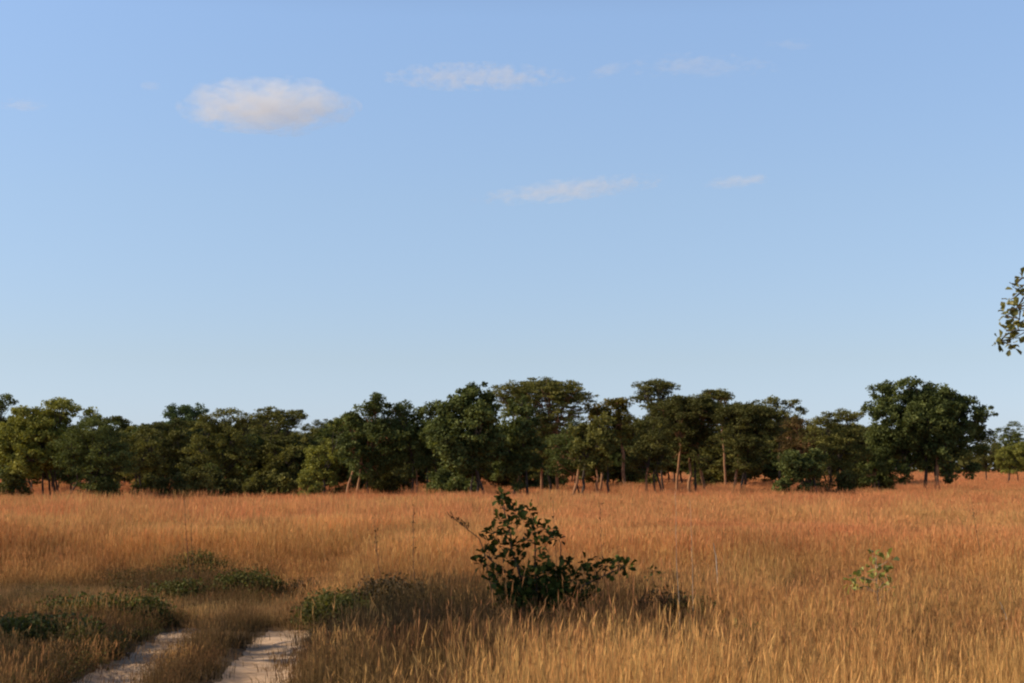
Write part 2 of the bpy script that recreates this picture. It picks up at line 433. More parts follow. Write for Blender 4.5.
T = dict(p=[], s=[], i=[]); Mi = dict(p=[], s=[], i=[]); D = dict(p=[], s=[], i=[]); S = dict(p=[], s=[], i=[]); Hb = dict(p=[], s=[], i=[]); Br = dict(p=[], s=[], i=[])
def put(B, x, y, sx, sz, i): B['p'].append((x, y, hgt(x, y) - .01)); B['s'].append((sx, sx, sz)); B['i'].append(i)
def tallness(x, y):
    """height of the standing grass in metres, before tussock variation"""
    e = 2.5 * fbm(x, y, .22, 8.8)
    t = smooth(22.5 + e, 33 + e, y)
    h = .56 + (.96 - .56) * t
    h *= 1 - .17 * smooth(44, 68, y) * smooth(-3, -12, x) - .10 * smooth(44, 68, y)
    h *= 1 + .24 * fbm(x, y, .45, 5.0) + .14 * fbm(x, y, .06, 2.0)
    return h
for (x, y) in grid(7.5, 34, .45):
    if in_rut(x, y, .34): continue
    og = open_ground(x, y)
    if og > .85: continue
    h = tallness(x, y) * (1 - .75 * og)
    if y < 24 and x < -.9: h *= .55 + .45 * smooth(-2.4, -.9, x)
    if y > 27 and h > .85: put(T, x, y, 1, h / 1.08, rngG.integers(7))
    elif h > .8 and rngG.random() < .5: put(T, x, y, .9, h / 1.08, rngG.integers(7))
    else:
        n0 = fbm(x, y, .6)
        dk = -2.6 < x < 2.6 + 1.5 * n0 and (14.6 + .25 * x + fbm(x, y, .7) < y or x < -.15 + .3 * fbm(x, y, 1.1)) and y < 25.5 + fbm(x, y, .5, 4)
        if dk:
            put(D, x, y, 1, rngG.uniform(.9, 1.6) * (.6 + .4 * smooth(-2.4, -1.2, x)), rngG.integers(4))  # dark clumps also paint the shade band around the lone shrub
            if rngG.random() < .12: put(Mi, x, y, .8, rngG.uniform(.5, .85), rngG.integers(6))
        elif y > 14.0 + 1.2 * n0 and y < 27 and fbm(x, y, .85, 3.3) < -.10:
            put(D, x, y, 1, rngG.uniform(.7, 1.3), rngG.integers(4))
            if rngG.random() < .4: put(Br, x, y, .8, h / .5 * rngG.uniform(.6, .9), rngG.integers(4))
            if rngG.random() < .22: put(Mi, x, y, .9, rngG.uniform(.7, 1.1), 6 + rngG.integers(3))
        elif y > 14.0 + 1.2 * n0:
            put(Br, x, y, 1, h / .5 * rngG.uniform(.75, 1.15), rngG.integers(4))
            if rngG.random() < .35: put(Mi, x, y, .8, h / .66 * rngG.uniform(.8, 1.15), rngG.integers(6))
        elif rngG.random() < (.62 if x > -.3 else .4):
            put(Mi, x, y, 1, (h + (.12 if x > -.3 else -.12)) / .66 * rngG.uniform(.7, 1.2), rngG.integers(6))
        else: put(Br, x, y, 1, rngG.uniform(.6, .9), rngG.integers(4))
    if 15 < y < 27 and rngG.random() < .55: put(Hb, x, y, 1, rngG.uniform(.7, 1.7), 3 + rngG.integers(3) - 3 * (rngG.random() < .2))
for (x, y) in grid(15.5, 34, 1.0):
    if x > -1.8 + .5 * fbm(x, y, .4) or y > 31:
        if rngG.random() < .6: put(T, x, y, 1, min(.74, tallness(x, y) * rngG.uniform(.65, .95)), 7 + rngG.integers(3))
for (x, y) in grid(34, 95, 1.9):
    if rngG.random() < .5 * smooth(75, 50, y): put(T, x, y, 1.2, rngG.uniform(.58, .80), 7 + rngG.integers(3))
for (x, y) in grid(8.5, 14.8, .55):
    q = fbm(x, y, .8, 12)
    if (x > -.6 and rngG.random() < .35 + q) or (x > -1.3 and rngG.random() < .08): put(Mi, x, y, 1, rngG.uniform(.75, 1.08) * (1 if x > 0 else .8), 6 + rngG.integers(3))
for (x, y) in grid(34, 120, .95):
    put(T, x, y, 1.12, tallness(x, y) / 1.08 * rngG.uniform(.85, 1.1) * (1.25 if rngG.random() < .05 else 1), rngG.integers(7))
# verge, strip between the ruts and the open patch
for (x, y) in grid(12, 33, .33):
    if open_ground(x, y) <= .2 or x > -1.8: continue
    if in_rut(x, y, .16): continue
    between = rutx(y, 0) < x < rutx(y, 1)
    if y < 22.8 and between:
        c = 1 - abs(x - (rutx(y, 0) + rutx(y, 1)) / 2) / .75
        if rngG.random() < .85: put(D, x, y, .62, rngG.uniform(.45, .85) * (.6 + .7 * c), rngG.integers(4))
        else: put(Mi, x, y, .5, rngG.uniform(.3, .5), rngG.integers(6))
        if rngG.random() < .4: put(Hb, x, y, .7, rngG.uniform(.5, .9), 3 + rngG.integers(3))
    elif y < 23.5 and x < rutx(y, 0):
        q = fbm(x, y, .7, 6)
        if q > -.2: put(Hb, x, y, 1, rngG.uniform(.5, 1.2), rngG.integers(3) + 3 * (rngG.random() < .4))
        put(D if rngG.random() < .85 else Br, x, y, .8, rngG.uniform(.5, .95), rngG.integers(4))  # dark clumps also paint shade into the lower left verge
    else:
        put(S, x, y, 1, rngG.uniform(.7, 1.5), rngG.integers(4))
        pxx = 512 + x / y * F; pyy = HOR + CAMH * F / y
        bl = ((pxx - 185) / 85) ** 2 + ((pyy - 590 - .08 * (pxx - 185)) / 17) ** 2
        if bl < 1 + fbm(x, y, 1.2):
            if rngG.random() < .8: put(D, x, y, .9, rngG.uniform(.5, 1.05), rngG.integers(4))
            if rngG.random() < .6: put(Hb, x, y, 1, rngG.uniform(.7, 1.4), rngG.integers(6))
        q = fbm(x, y, .55, 9)
        if q > .22: put(Hb, x, y, .8, rngG.uniform(.4, .8), rngG.integers(3) + 3 * (rngG.random() < .4))
        elif q < -.28: put(D, x, y, .7, rngG.uniform(.3, .6), rngG.integers(4))
def finish(B, name, src, label, cat='grass'):
    n = len(B['p']); scatter(name, B['p'], rngG.uniform(-.6, .6, n) + math.pi * 0, B['s'], B['i'], src, label, cat)
finish(T, 'tall_grass', tallm, 'tall dry orange savanna grass covering the open field')
finish(Mi, 'golden_grass', midm, 'golden knee-high dry grass in the foreground')
finish(D, 'dark_shade_grass', darkm, 'low dark brown grass by the sandy ruts and lone shrub, its tone partly painted shade')
finish(Br, 'brown_grass', brownm, 'tangled brown grass of the right foreground')
finish(S, 'short_grass', shortm, 'short straw coloured grass where the ruts end')
finish(Hb, 'ground_cover', herbm, 'low leafy green and brown ground cover along the track', 'ground cover')
fp = grid(120, 270, 2.6); n = len(fp)
scatter('far_grass', [(x, y, 0) for x, y in fp], rngG.uniform(-.6, .6, n), [(1, 1, tallness(x, y) / 1.1 * rngG.uniform(.9, 1.1)) for x, y in fp], rngG.integers(0, 4, n), farm, 'reddish dry grass far off beyond the front trees', 'grass')
fp = grid(270, 620, 8); n = len(fp)
scatter('horizon_grass', [(x, y, 0) for x, y in fp], rngG.uniform(-.6, .6, n), [(1, 1, rngG.uniform(.9, 1.1)) for x, y in fp], rngG.integers(0, 3, n), vfarm, 'dry orange grass stretching to the horizon', 'grass')

# ------------------------------------------------------------------ trees
KIND = {  # clump radius, flatness of clump, leaf half length, leaf half width, density, tube shade
    'leafy':  dict(cr=.30, cf=.8, ll=.064, lw=.038, dens=1.65),
    'fine':   dict(cr=.34, cf=.55, ll=.052, lw=.028, dens=1.7),
    'flat':   dict(cr=.36, cf=.30, ll=.060, lw=.026, dens=1.25),
}
def crown_geo(lobes, kind, rng, dens=1.0, up=.25, leafscale=1.0):
    K = KIND[kind]; g = Geo(); anchors = []
    for (c, r, w) in lobes:
        area = (r[0] * r[1] + r[0] * r[2] + r[1] * r[2]) / 3
        nc = int(max(10, 52 * area * dens * w))
        dv = unit(rng.normal(size=(nc, 3)) + np.array([0, 0, up]))
        rad = rng.uniform(.45, 1.03, (nc, 1)) ** .6
        bump = 1 + .16 * np.sin(dv[:, :1] * 5 + c[0]) * np.cos(dv[:, 2:] * 6 + c[2])
        cc = c + dv * rad * bump * r
        anchors.append((c, cc[rng.integers(0, nc, min(7, nc))]))
        cr = K['cr'] * rng.uniform(.55, 1.25, nc)
        spr = rng.random(nc) < .16          # thin sprigs that stick out of the crown
        cc = np.where(spr[:, None], c + dv * r * rng.uniform(1.0, 1.2, (nc, 1)), cc); cr = np.where(spr, cr * .6, cr)
        ct = np.clip(rng.normal(.45, .20, nc), .02, .98)
        nl = (rng.uniform(34, 62, nc) * K['dens'] * dens ** .3 * np.where(spr, .4, 1)).astype(int)
        tot = nl.sum(); ci = np.repeat(np.arange(nc), nl)
        q = unit(rng.normal(size=(tot, 3))) * rng.random((tot, 1)) ** .5
        P = cc[ci] + q * cr[ci][:, None] * np.array([1.15, 1.15, K['cf']])
        Nn = unit(rng.normal(size=(tot, 3)) * .9 + q * .5 + np.array([0, 0, .45]))
        s = rng.uniform(.6, 1.35, tot) * leafscale
        leaf_quads(g, P, Nn, K['ll'] * s, K['lw'] * s, np.clip(ct[ci] + rng.normal(0, .14, tot), 0, 1), rng)
    return g, anchors

def wig(a, b, n, amp, rng, sag=0):
    s = np.linspace(0, 1, n)[:, None]
    p = a * (1 - s) + b * s
    L = np.linalg.norm(b - a)
    o = np.cumsum(rng.normal(0, amp * L / n, (n, 3)), 0); o -= o[:1] + (o[-1:] - o[:1]) * s
    p = p + o; p[:, 2] += sag * L * np.sin(s[:, 0] * math.pi)
    return p

def make_tree(name, label, cat, d, cx, top, bot, hw, kind, mat, trunks, extra=(), seed=1, dens=1.0, group=None,
              barks=None, nl=None, depth=.8, umbrella=False, tr=.078, hole=0.0, leafscale=1.0):
    """cx, top, bot, hw: crown as seen from the track (pixels), turned into metres at distance d"""
    rng = np.random.default_rng(seed)
    C = at(cx, (top + bot) / 2, d); rx = hw / F * d; rz = (bot - top) / 2 / F * d; ry = max(rx * depth, 1.0)
    root = empty(name, (C[0], d, 0)); tag(root, label, cat, group)
    O = np.array([C[0], d, 0.0])
    lobes = []
    n = nl or int(np.clip(4 + rx * rz * 1.4, 5, 16))
    if umbrella:
        for k in range(n):
            a = k * 2.4 + rng.uniform(0, .6); rr = math.sqrt((k + .5) / n) * .72
            z = rz * (.78 - .55 * rr * rr) + rng.normal(0, .05) * rz
            lobes.append((C + np.array([rx * rr * math.cos(a), ry * rr * math.sin(a), z]), np.array([rx * .34, ry * .34, rz * .22]), 1.0))
        for k in range(n):
            a = rng.uniform(0, 6.3); rr = rng.uniform(.05, .62)
            lobes.append((C + np.array([rx * rr * math.cos(a), ry * rr * math.sin(a), rz * rng.uniform(-.9, .4)]), np.array([rx * .34, ry * .34, rz * .26]), .8))
    else:
        for k in range(n):
            z = 1 - 2 * (k + .5) / n; a = k * 2.399 + rng.uniform(0, .8); q = math.sqrt(max(0, 1 - z * z))
            f = rng.uniform(.50, .68)
            off = np.array([q * math.cos(a) * f * rx, q * math.sin(a) * f * ry, z * f * rz * 1.05])
            r = rng.uniform(.34, .50)
            if z < -.5: r *= .85
            lobes.append((C + off, np.array([rx * r, ry * r, rz * r * rng.uniform(.8, 1.05)]), 1.0))
        lobes.append((C.copy(), np.array([rx * .45, ry * .45, rz * .5]), .5))
    for (ex, ey, erx, ery) in extra:
        c = at(ex, ey, d); c[1] += rng.uniform(-.4, .4) * ry
        lobes.append((c, np.array([erx / F * d, max(erx, ery) / F * d, ery / F * d]), 1.0))
    g, anchors = crown_geo(lobes, kind, rng, dens * (1 - hole), leafscale=leafscale)
    gv = g
    for i in range(len(gv.V)): gv.V[i] = gv.V[i] - O
    obj('crown', g.mesh('crown', mat), root)
    gb = Geo(); zb = C[2] - rz * .55
    tp = []
    for k, spec in enumerate(trunks):
        px, bk = spec if isinstance(spec, tuple) else (spec, 'bark')
        b = at(px, bot, d); b[2] = -.1; b[1] += rng.uniform(-.5, .5) * min(1, len(trunks) - 1)
        e = np.array([b[0] * .55 + C[0] * .45 + rng.normal(0, .12), d + rng.uniform(-.2, .2) * ry, max(zb, 1.2) + rng.uniform(-.2, .3)])
        p = wig(b - O, e - O, 9, .11, rng); p[0, :2] = (b - O)[:2]
        r = np.linspace(tr, tr * .55, 9) * rng.uniform(.8, 1.2); r[0] *= 1.35
        gt = Geo(); tube(gt, p, r, 8)
        obj('trunk', gt.mesh('trunk', M[bk], True), root); tp.append((e, r[-1]))
    for (c, tips) in anchors:
        e, r0 = min(tp, key=lambda q: np.linalg.norm(q[0] - c))
        p = wig(e, c, 7, .22, rng, .04); tube(gb, p - O, np.linspace(r0 * .75, .022, 7), 5)
        for q in tips:
            s = p[rng.integers(3, 7)]
            tube(gb, wig(s, q, 4, .25, rng) - O, np.linspace(.022, .007, 4), 4)
    obj('branches', gb.mesh('branches', M[trunks[0][1] if isinstance(trunks[0], tuple) else 'bark'], True), root)
    return root

TREES = [
 # name,label,cat, d,cx,top,bot,hw,kind,mat,trunks,kw
 ('savanna_tree', 'dark tree cut off by the left edge of the photo', 'tree', 96, -14, 396, 482, 22, 'leafy', 'dark', [-8], dict(extra=[(6, 402, 9, 8)])),
 ('savanna_tree', 'broad yellow-green tree near the left edge with a leaning trunk', 'tree', 78, 42, 406, 482, 50, 'leafy', 'yellow', [44, 53, 59, 66], dict(extra=[(62, 410, 18, 9), (86, 418, 12, 7), (30, 418, 17, 10), (12, 438, 16, 14), (8, 462, 12, 12), (35, 450, 18, 16)], dens=1.2)),
 ('savanna_tree', 'grey-green bushy tree leaning against the yellow-green tree on the left', 'tree', 76, 98, 421, 492, 40, 'fine', 'dark', [83, 64, 88], dict(extra=[(95, 430, 25, 10), (72, 445, 16, 14)])),
 ('savanna_tree', 'low olive tree right of the grey-green one with two thin stems', 'tree', 84, 140, 425, 482, 28, 'fine', 'olive', [136, 140], {}),
 ('savanna_tree', 'blue-green tree whose top stands above its olive neighbours on the left', 'tree', 112, 184, 404, 470, 27, 'leafy', 'blue', [184], dict(extra=[(178, 412, 14, 6), (196, 410, 10, 6)])),
 ('savanna_tree', 'brown-olive tree in front of the blue-green topped one', 'tree', 90, 172, 418, 486, 26, 'fine', 'brown', [165, 180], {}),
 ('savanna_tree', 'broad olive tree with a reddish top, right of the blue-green topped one', 'tree', 88, 222, 411, 490, 34, 'fine', 'olive', [212, 222], dict(extra=[(228, 415, 14, 6), (250, 420, 12, 7), (205, 424, 14, 8)])),
 ('savanna_tree', 'layered flat-armed green tree reaching over to the right of the olive row', 'tree', 104, 275, 409, 470, 29, 'flat', 'olive', [268], dict(umbrella=True, extra=[(295, 412, 9, 3), (268, 412, 12, 5), (302, 416, 4, 3)])),
 ('savanna_tree', 'dark tree under the layered flat-armed one', 'tree', 94, 262, 424, 490, 24, 'fine', 'brown', [258, 268], {}),
 ('savanna_tree', 'rounded green tree at the end of the left row with foliage to the ground', 'tree', 90, 288, 438, 490, 24, 'leafy', 'olive', [285, 294], {}),
 ('savanna_tree', 'small grey dome-shaped tree showing far off in the dip of the skyline', 'tree', 150, 317, 421, 462, 23, 'fine', 'brown', [317], {}),
 ('savanna_tree', 'low yellow-green bushy tree with foliage down to the grass', 'tree', 84, 322, 436, 488, 23, 'leafy', 'yellow', [318, 328], dict(extra=[(345, 425, 12, 10)])),
 ('savanna_tree', 'dark green tree with a small spire rising from its crown', 'tree', 82, 368, 406, 484, 34, 'leafy', 'dark', [(343, 'barkred_sun'), (355, 'barkred_sun'), 371], dict(extra=[(378, 402, 4, 9), (370, 410, 12, 7), (392, 411, 9, 7), (346, 424, 15, 9)], dens=1.1)),
 ('savanna_tree', 'dark green tree with reddish bent stems between the spired tree and the large-leaved one', 'tree', 82, 420, 404, 480, 32, 'leafy', 'dark', [409, (417, 'barkred_sun'), 427, 436], dict(extra=[(430, 410, 12, 7), (405, 410, 10, 7)])),
 ('savanna_tree', 'tall large-leaved green tree with a pointed top left of the flat-topped one', 'tree', 74, 468, 389, 488, 38, 'leafy', 'dark', [471, 478, 490], dict(extra=[(470, 394, 11, 8), (487, 402, 8, 8), (438, 432, 12, 14), (452, 415, 12, 10)], dens=1.1, leafscale=1.25)),
 ('savanna_tree', 'dense green tree beneath the large flat-topped tree', 'tree', 76, 518, 402, 484, 30, 'leafy', 'dark', [510, (516, 'barkred_sun'), 528], dict(extra=[(520, 405, 10, 8), (510, 470, 16, 12)], leafscale=1.2)),
 ('flat_topped_tree', 'largest flat-topped feathery tree in the middle of the skyline', 'tree', 88, 545, 379, 470, 52, 'flat', 'olive', [(561, 'barkred_sun'), (542, 'barkred_sun'), 552], dict(umbrella=True, nl=15, extra=[(518, 387, 22, 6), (565, 386, 20, 6), (583, 396, 13, 4), (500, 394, 12, 4)], hole=.1, tr=.10)),
 ('savanna_tree', 'dark round tree below the right arm of the flat-topped tree', 'tree', 84, 566, 424, 488, 26, 'fine', 'dark', [(575, 'barkred_sun'), 584], {}),
 ('savanna_tree', 'tree with golden-ochre leaves on its rounded top', 'tree', 90, 612, 401, 450, 28, 'leafy', 'ochre', [(598, 'barkred_sun'), (627, 'barkred_sun')], dict(extra=[(618, 404, 12, 5), (596, 410, 12, 6)], tr=.10)),
 ('savanna_tree', 'bright green tree below the golden-topped tree', 'tree', 80, 594, 412, 474, 26, 'leafy', 'olive', [581, (598, 'barkred_sun'), 612, (570, 'barkred_sun')], dict(leafscale=1.15)),
 ('flat_topped_tree', 'tall narrow feathery tree with a flat fan-shaped crown right of the golden tree', 'tree', 84, 657, 379, 450, 26, 'flat', 'brown', [669], dict(umbrella=True, extra=[(650, 386, 17, 4), (668, 388, 14, 4), (645, 396, 12, 4), (657, 382, 14, 3)], hole=.25)),
 ('savanna_tree', 'dark low-hanging tree under the fan-shaped crown', 'tree', 80, 648, 412, 480, 30, 'fine', 'brown', [657, (645, 'barkred_sun'), 668], {}),
 ('flat_topped_tree', 'dark broad umbrella tree with a straight reddish trunk', 'tree', 82, 690, 396, 462, 38, 'fine', 'brown', [(689, 'barkred_sun'), (676, 'barkred_sun'), 697, (706, 'barkred_sun')], dict(umbrella=True, nl=12, dens=1.3, tr=.085, extra=[(690, 405, 26, 8), (700, 425, 24, 12), (675, 428, 22, 14)])),
 ('flat_topped_tree', 'slender tree whose small flat tuft sticks out above the dark umbrella tree', 'tree', 100, 716, 389, 430, 17, 'flat', 'olive', [(728, 'barkred_sun')], dict(umbrella=True, nl=6, extra=[(710, 393, 8, 3), (724, 395, 9, 3)])),
 ('flat_topped_tree', 'dark brown umbrella tree with a forked trunk right of centre', 'tree', 80, 748, 402, 470, 37, 'fine', 'brown', [739, 744, (730, 'barkred_sun')], dict(umbrella=True, nl=12, dens=1.3, extra=[(745, 412, 26, 8), (755, 430, 24, 14), (735, 440, 20, 14)])),
 ('savanna_tree', 'open-crowned tree with see-through branches against the sky', 'tree', 118, 778, 397, 450, 24, 'leafy', 'olive', [779], dict(extra=[(770, 401, 12, 4), (790, 404, 8, 4), (800, 412, 5, 5)], hole=.45)),
 ('savanna_tree', 'rust-tinged tree between the forked umbrella tree and the olive tree', 'tree', 92, 800, 418, 472, 24, 'fine', 'rust', [(798, 'barkred_sun'), 806], dict(extra=[(797, 424, 12, 6)])),
 ('savanna_tree', 'low green bushy tree with one drooping bough touching the grass', 'tree', 78, 806, 448, 486, 26, 'leafy', 'dark', [812, 820], dict(extra=[(781, 484, 6, 8), (795, 470, 14, 8), (790, 460, 10, 12)], leafscale=1.2)),
 ('savanna_tree', 'rounded olive-brown tree left of the big green tree', 'tree', 82, 838, 411, 486, 34, 'fine', 'olive', [828, 838, (846, 'barkred_sun')], dict(extra=[(850, 415, 14, 6), (825, 420, 10, 7)], dens=1.15)),
 ('savanna_tree', 'dark low bush-like tree squeezed beside the big green tree', 'tree', 84, 872, 436, 484, 20, 'leafy', 'dark', [(871, 'barkred_sun'), 880], {}),
 ('savanna_tree', 'biggest dark green tree on the right with a wide uneven crown', 'tree', 84, 928, 385, 470, 60, 'leafy', 'dark', [924, (933, 'barkred_sun'), 938], dict(nl=20, depth=.6, hole=.22, extra=[(885, 392, 15, 9), (908, 388, 15, 8), (936, 391, 12, 8), (967, 404, 14, 8), (982, 415, 11, 8), (875, 410, 12, 12), (985, 440, 9, 14), (974, 470, 6, 8), (902, 474, 6, 9), (948, 476, 8, 7), (880, 440, 10, 14), (945, 400, 10, 8)], dens=1.1, tr=.11, leafscale=1.1)),
 ('savanna_tree', 'dark rounded tree in the distance at the right edge', 'tree', 160, 1010, 422, 465, 20, 'fine', 'dark', [1008], {}),
 ('savanna_tree', 'small yellow-green tree in front of the distant one at the right edge', 'tree', 145, 1014, 442, 472, 22, 'leafy', 'yellow', [1003, 1018], {}),
 ('savanna_tree', 'small olive tree just right of the big green tree, far back', 'tree', 150, 986, 438, 470, 16, 'fine', 'olive', [985], {}),
]
for k, (nm, lb, ct, d, cx, top, bot, hw, kd, mt, trk, kw) in enumerate(TREES):
    make_tree(nm, lb, ct, d, cx, top, bot + 4, hw, kd, M[mt], trk, seed=1000 + k, **kw)

# trees of the wood behind: prototypes copied with their parts
rngB = np.random.default_rng(5)
protos = []
for k in range(8):
    mt = ['brown', 'dark', 'olive', 'brown', 'olive', 'dark', 'brown', 'olive'][k]
    protos.append(make_tree('woodland_tree', 'tree of the wood closing the view behind the front trees', 'tree', 120, 512, 422 + 3 * (k % 3), 480, 38 + 3 * (k % 4), 'fine' if k % 2 else 'leafy', M[mt], [505, 516], seed=2000 + k, dens=.9, depth=.7, leafscale=1.6, group='trees of the wood behind'))
def copy_tree(o):
    c = o.copy(); COL.objects.link(c)
    for ch in o.children:
        q = ch.copy(); COL.objects.link(q); q.parent = c
    return c
bgx = list(np.linspace(-70, 868, 56)); used = set(); bgx += [30, 75, 118, 150, 205, 248, 285, 320, 365, 412, 450, 500]
for j, px in enumerate(bgx):
    k = j % 8; o = protos[k] if k not in used else copy_tree(protos[k]); used.add(k)
    d = rngB.uniform(100, 150) if j < 56 else rngB.uniform(92, 104); px += rngB.uniform(-6, 6)
    o.location = (at(px, HOR, d)[0], d, 0); s = d / 120 * rngB.uniform(.92, 1.08)
    if 300 < px < 345: s *= .93
    o.scale = (s, s, s * rngB.uniform(.93, 1.02)); o.rotation_euler = (0, 0, rngB.uniform(0, 6.28))

# undergrowth bushes at the foot of the trees
def make_bush(name, label, cat, base, r, h, mat, seed, kind='leafy', dens=1.0, group=None, leafscale=1.0, n=5):
    rng = np.random.default_rng(seed); root = empty(name, base); tag(root, label, cat, group)
    lobes = []
    for k in range(n):
        a = k * 2.4 + rng.uniform(0, 1.5); rr = rng.uniform(.1, 1.0) ** .7 * .8; q = rng.uniform(.20, .40)
        lobes.append((np.array([math.cos(a) * rr * r, math.sin(a) * rr * r * .8, h * rng.uniform(.25, .95 - .4 * rr)]), np.array([r * q, r * q, h * rng.uniform(.16, .34)]), 1.0))
    g, anc = crown_geo(lobes, kind, rng, dens, leafscale=leafscale)
    obj('foliage', g.mesh('foliage', mat), root)
    gb = Geo()
    for c, tips in anc:
        b = np.array([rng.normal(0, .08) * r, rng.normal(0, .08) * r, -.05])
        tube(gb, wig(b, c, 6, .2, rng), np.linspace(.03, .01, 6) * max(.35, min(1, h / 2)), 5)
        for q in tips: tube(gb, wig(c, q, 3, .2, rng), np.linspace(.01, .004, 3), 4)
    obj('stems', gb.mesh('stems', M['bark'], True), root)
    return root
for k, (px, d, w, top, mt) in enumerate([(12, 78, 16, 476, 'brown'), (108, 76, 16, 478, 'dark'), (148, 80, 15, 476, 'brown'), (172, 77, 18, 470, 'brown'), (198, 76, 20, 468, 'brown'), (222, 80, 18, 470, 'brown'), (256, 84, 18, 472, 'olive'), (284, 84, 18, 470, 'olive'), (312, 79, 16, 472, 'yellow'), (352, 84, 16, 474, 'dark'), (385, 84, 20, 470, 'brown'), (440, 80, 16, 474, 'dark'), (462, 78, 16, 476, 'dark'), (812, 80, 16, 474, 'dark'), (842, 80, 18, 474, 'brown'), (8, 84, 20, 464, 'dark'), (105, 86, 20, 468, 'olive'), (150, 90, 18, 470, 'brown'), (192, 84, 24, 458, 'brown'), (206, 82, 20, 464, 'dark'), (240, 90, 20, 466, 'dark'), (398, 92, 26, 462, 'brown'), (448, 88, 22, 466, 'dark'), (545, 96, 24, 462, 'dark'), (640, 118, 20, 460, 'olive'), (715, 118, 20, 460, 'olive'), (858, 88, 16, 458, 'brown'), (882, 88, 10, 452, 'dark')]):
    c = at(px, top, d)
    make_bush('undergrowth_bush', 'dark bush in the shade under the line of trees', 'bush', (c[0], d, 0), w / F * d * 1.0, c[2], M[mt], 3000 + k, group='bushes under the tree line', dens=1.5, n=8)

# far wood to the horizon: reads as one mass
g = Geo(); rw = np.random.default_rng(77)
for k in range(420):
    d = rw.uniform(330, 460); x = rw.uniform(-260, 260); h = rw.uniform(5.5, 9)
    n = 60; c = np.array([x, d, h * .55])
    q = unit(rw.normal(size=(n, 3)) + [0, -.3, .2]); P = c + q * rw.uniform(.7, 1.05, (n, 1)) * np.array([h * .65, h * .6, h * .45])
    leaf_quads(g, P, unit(q + rw.normal(size=(n, 3)) * .5), rw.uniform(.6, 1.1, n), rw.uniform(.4, .7, n), np.clip(rw.normal(.4, .2, n), 0, 1), rw)
o = obj('distant_woodland', g.mesh('distant_woodland', M['brown'])); tag(o, 'dark belt of far-off woodland along the horizon', 'woodland', kind='stuff')

# ------------------------------------------------------------------ foreground shrub
def leaf_rosettes(g, centres, rng, nleaf, L, spread, wratio=.36):
    for c in centres:
        n = rng.integers(nleaf[0], nleaf[1]); c = np.asarray(c)
        U = unit(rng.normal(size=(n, 3)) + np.array([0, 0, .45])); P = c + U * spread * rng.uniform(.1, .9, (n, 1))
        leaf_big(g, P, U, unit(rng.normal(size=(n, 3)) * .6 + [0, 0, 1]), L * rng.uniform(.45, 1.2, n), L * wratio * rng.uniform(.8, 1.1, n), np.clip(rng.normal(.42, .2, n) + rng.normal(0, .1), 0, 1))

rs = np.random.default_rng(42)
D0 = 20.0
pts = [(502,497),(507,510),(499,520),(516,514),(523,521),(534,525),(546,528),(551,537),(560,541),(493,532),(488,543),(504,535),(493,557),(481,565),(496,573),(507,560),(518,557),(515,568),(532,532),(541,545),(543,560),(537,573),(549,573),(562,573),(574,579),(565,564),(587,565),(596,570),(605,565),(619,565),(626,568),(614,572),(593,582),(506,592),(521,596),(540,596),(559,592),(577,595),(593,595),(503,503),(510,525),(500,545),(512,548),(525,575),(555,582),(528,540),(584,574),(486,556),(530,512)]
pts += [(rs.uniform(498, 600), rs.uniform(594, 628)) for _ in range(34)]
pts += [(rs.normal(540, 24), rs.uniform(570, 615)) for _ in range(44)]
cl = []
for (px, py) in pts:
    c = at(px, py, D0); c[1] += rs.normal(0, .22); cl.append(c)
base = at(545, 640, D0); base[2] = hgt(base[0], D0)
root = empty('leafy_shrub', tuple(base)); tag(root, 'dark green leafy shrub standing alone in the grass at the centre foreground', 'shrub')
g = Geo(); leaf_rosettes(g, [c - base for c in cl], rs, (13, 20), .098, .085)
obj('foliage', g.mesh('foliage', M['shrub']), root)
mains = [(515, 560, 500, 500), (535, 560, 534, 526), (530, 590, 490, 560), (560, 585, 560, 542), (575, 590, 625, 567), (555, 600, 575, 578), (520, 600, 506, 592)]
segs = []
for (mx, my, tx, ty) in mains:
    gt = Geo(); a = np.array([rs.normal(0, .05), rs.normal(0, .05), -.03]); m_ = at(mx, my, D0 + rs.normal(0, .1)) - base; e = at(tx, ty, D0 + rs.normal(0, .1)) - base
    p1 = wig(a, m_, 6, .12, rs); p2 = wig(m_, e, 6, .14, rs)
    p = np.concatenate([p1, p2[1:]]); tube(gt, p, np.linspace(.016, .005, len(p)), 6); segs.append(p)
    obj('stem', gt.mesh('stem', M['bark'], True), root)
gt = Geo(); allp = np.concatenate(segs)
for c in cl:
    q = c - base; dd = np.linalg.norm(allp - q, axis=1) + np.maximum(0, allp[:, 2] - q[2]) * 2; s = allp[dd.argmin()]
    tube(gt, wig(s, q, 4, .12, rs), np.linspace(.006, .003, 4), 4)
obj('twigs', gt.mesh('twigs', M['bark'], True), root)

